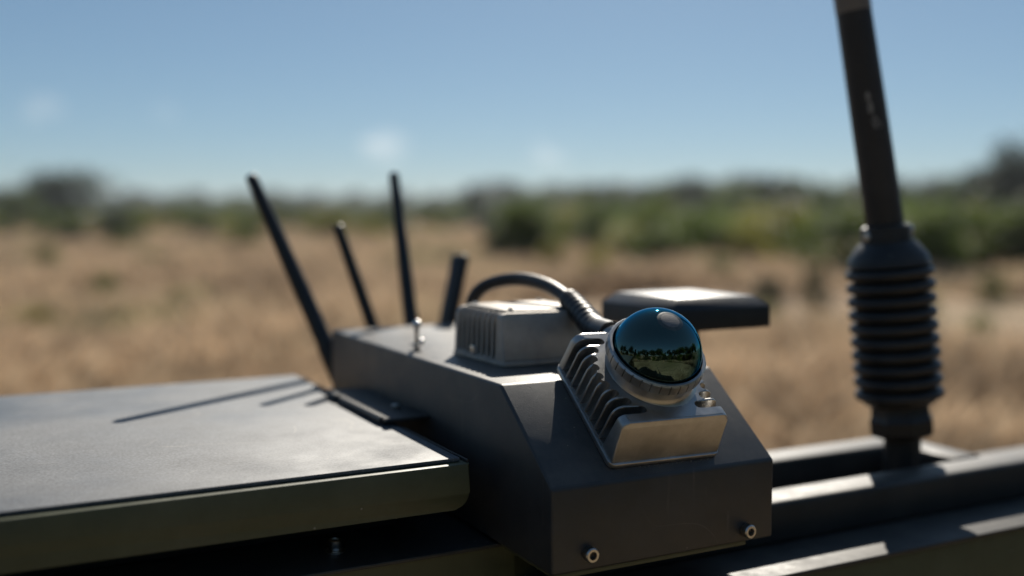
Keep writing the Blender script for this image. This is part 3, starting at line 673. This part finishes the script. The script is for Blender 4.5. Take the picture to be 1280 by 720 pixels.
for i in range(nr):
    z = zb0 + (zb1-zb0)*(i+.5)/nr; p = (zb1-zb0)/nr
    prof += [(.0325, z-p*.48)] + [(.0355+.0046*math.cos(R(t_)), z+.0046*math.sin(R(t_))) for t_ in range(-90, 91, 18)] + [(.0325, z+p*.48)]
prof += [(.0375, .164), (.0372, .168), (.0345, .174), (.0270, .184), (.0235, .186), (.0225, .200), (.0190, .202)]
bm = nb(); lathe(bm, prof, 56, mx1); bel = finish(bm, 'bellows', M['rubber'], wa, sharp=50)
top = mx1 @ Vector((0, 0, .193))
t2 = (upv - right*math.tan(R(9.8))).normalized(); q2 = t2.to_track_quat('Z', 'Y').to_matrix().to_4x4(); mx2 = Matrix.Translation(top) @ q2
bm = nb(); lathe(bm, [(.0172, 0), (.0172, .010), (.0168, .10), (.0158, .2075)], 36, mx2); mast = finish(bm, 'whip_lower', M['whip'], wa)
bm = nb(); lathe(bm, [(.0161, .2075), (.0161, .23), (.0150, .45), (.0085, .80), (.004, 1.1), (0, 1.102)], 36, mx2); finish(bm, 'whip_upper', M['whip_top'], wa)
for sx, dz in ((-1, -.002), (1, .004)):
    c = top + right*sx*.0205 + upv*dz - Vector((math.sin(R(27.4)), math.cos(R(27.4)), 0))*.006
    mxs, _ = axis_m(c - right*sx*.006, c + right*sx*.006); 
    bm = nb(); lathe(bm, [(.0058, 0), (.0062, .001), (.0062, .005), (.004, .0075), (0, .008)], 18, mxs); finish(bm, 'clamp_screw', M['steel'], wa)
# worn paint flecks on the sleeve
frg = random.Random(5); back = -Vector((math.sin(R(27.4)), math.cos(R(27.4)), 0))
for zf, w_, h_, da in ((.128, .005, .010, -.25), (.118, .006, .014, -.20), (.106, .007, .010, -.05), (.101, .010, .008, .05)):
    bm = nb(); rad_f = .0170 - .005*(zf/.22)*.2 + .0002; vsf = []
    for k in range(12):
        a = 2*math.pi*k/12; rr = frg.uniform(.65, 1.0)
        th = da + math.cos(a)*w_*rr/2/rad_f; z = zf + math.sin(a)*h_*rr/2
        r_ = .01715 - .0006*(z/.2) ; l = mx2.to_3x3().inverted() @ back
        a0 = math.atan2(l.y, l.x)
        vsf.append(bm.verts.new(mx2 @ Vector((r_*math.cos(a0+th), r_*math.sin(a0+th), z))))
    f_ = bm.faces.new(vsf); ex = bmesh.ops.extrude_face_region(bm, geom=[f_]); bmesh.ops.translate(bm, verts=[v for v in ex['geom'] if isinstance(v, bmesh.types.BMVert)], vec=-back*.0012)
    finish(bm, 'paint_fleck', M['worn'], mast)

# ------------------------------------------------------------------ air
HAZE = 0.00042
if HAZE:
    bm = nb(); box(bm, -2600, 2600, -2600, 2600, -1.5, 12.5)
    m = bpy.data.materials.new('haze air'); m.use_nodes = True; nt = m.node_tree; nt.nodes.clear()
    out = nt.nodes.new('ShaderNodeOutputMaterial'); pv = nt.nodes.new('ShaderNodeVolumePrincipled'); nt.links.new(pv.outputs[0], out.inputs['Volume'])
    pv.inputs['Color'].default_value = (.82, .90, 1, 1); pv.inputs['Density'].default_value = HAZE; pv.inputs['Anisotropy'].default_value = .2
    hz = finish(bm, 'haze', m, None); tag(hz, kind='stuff')
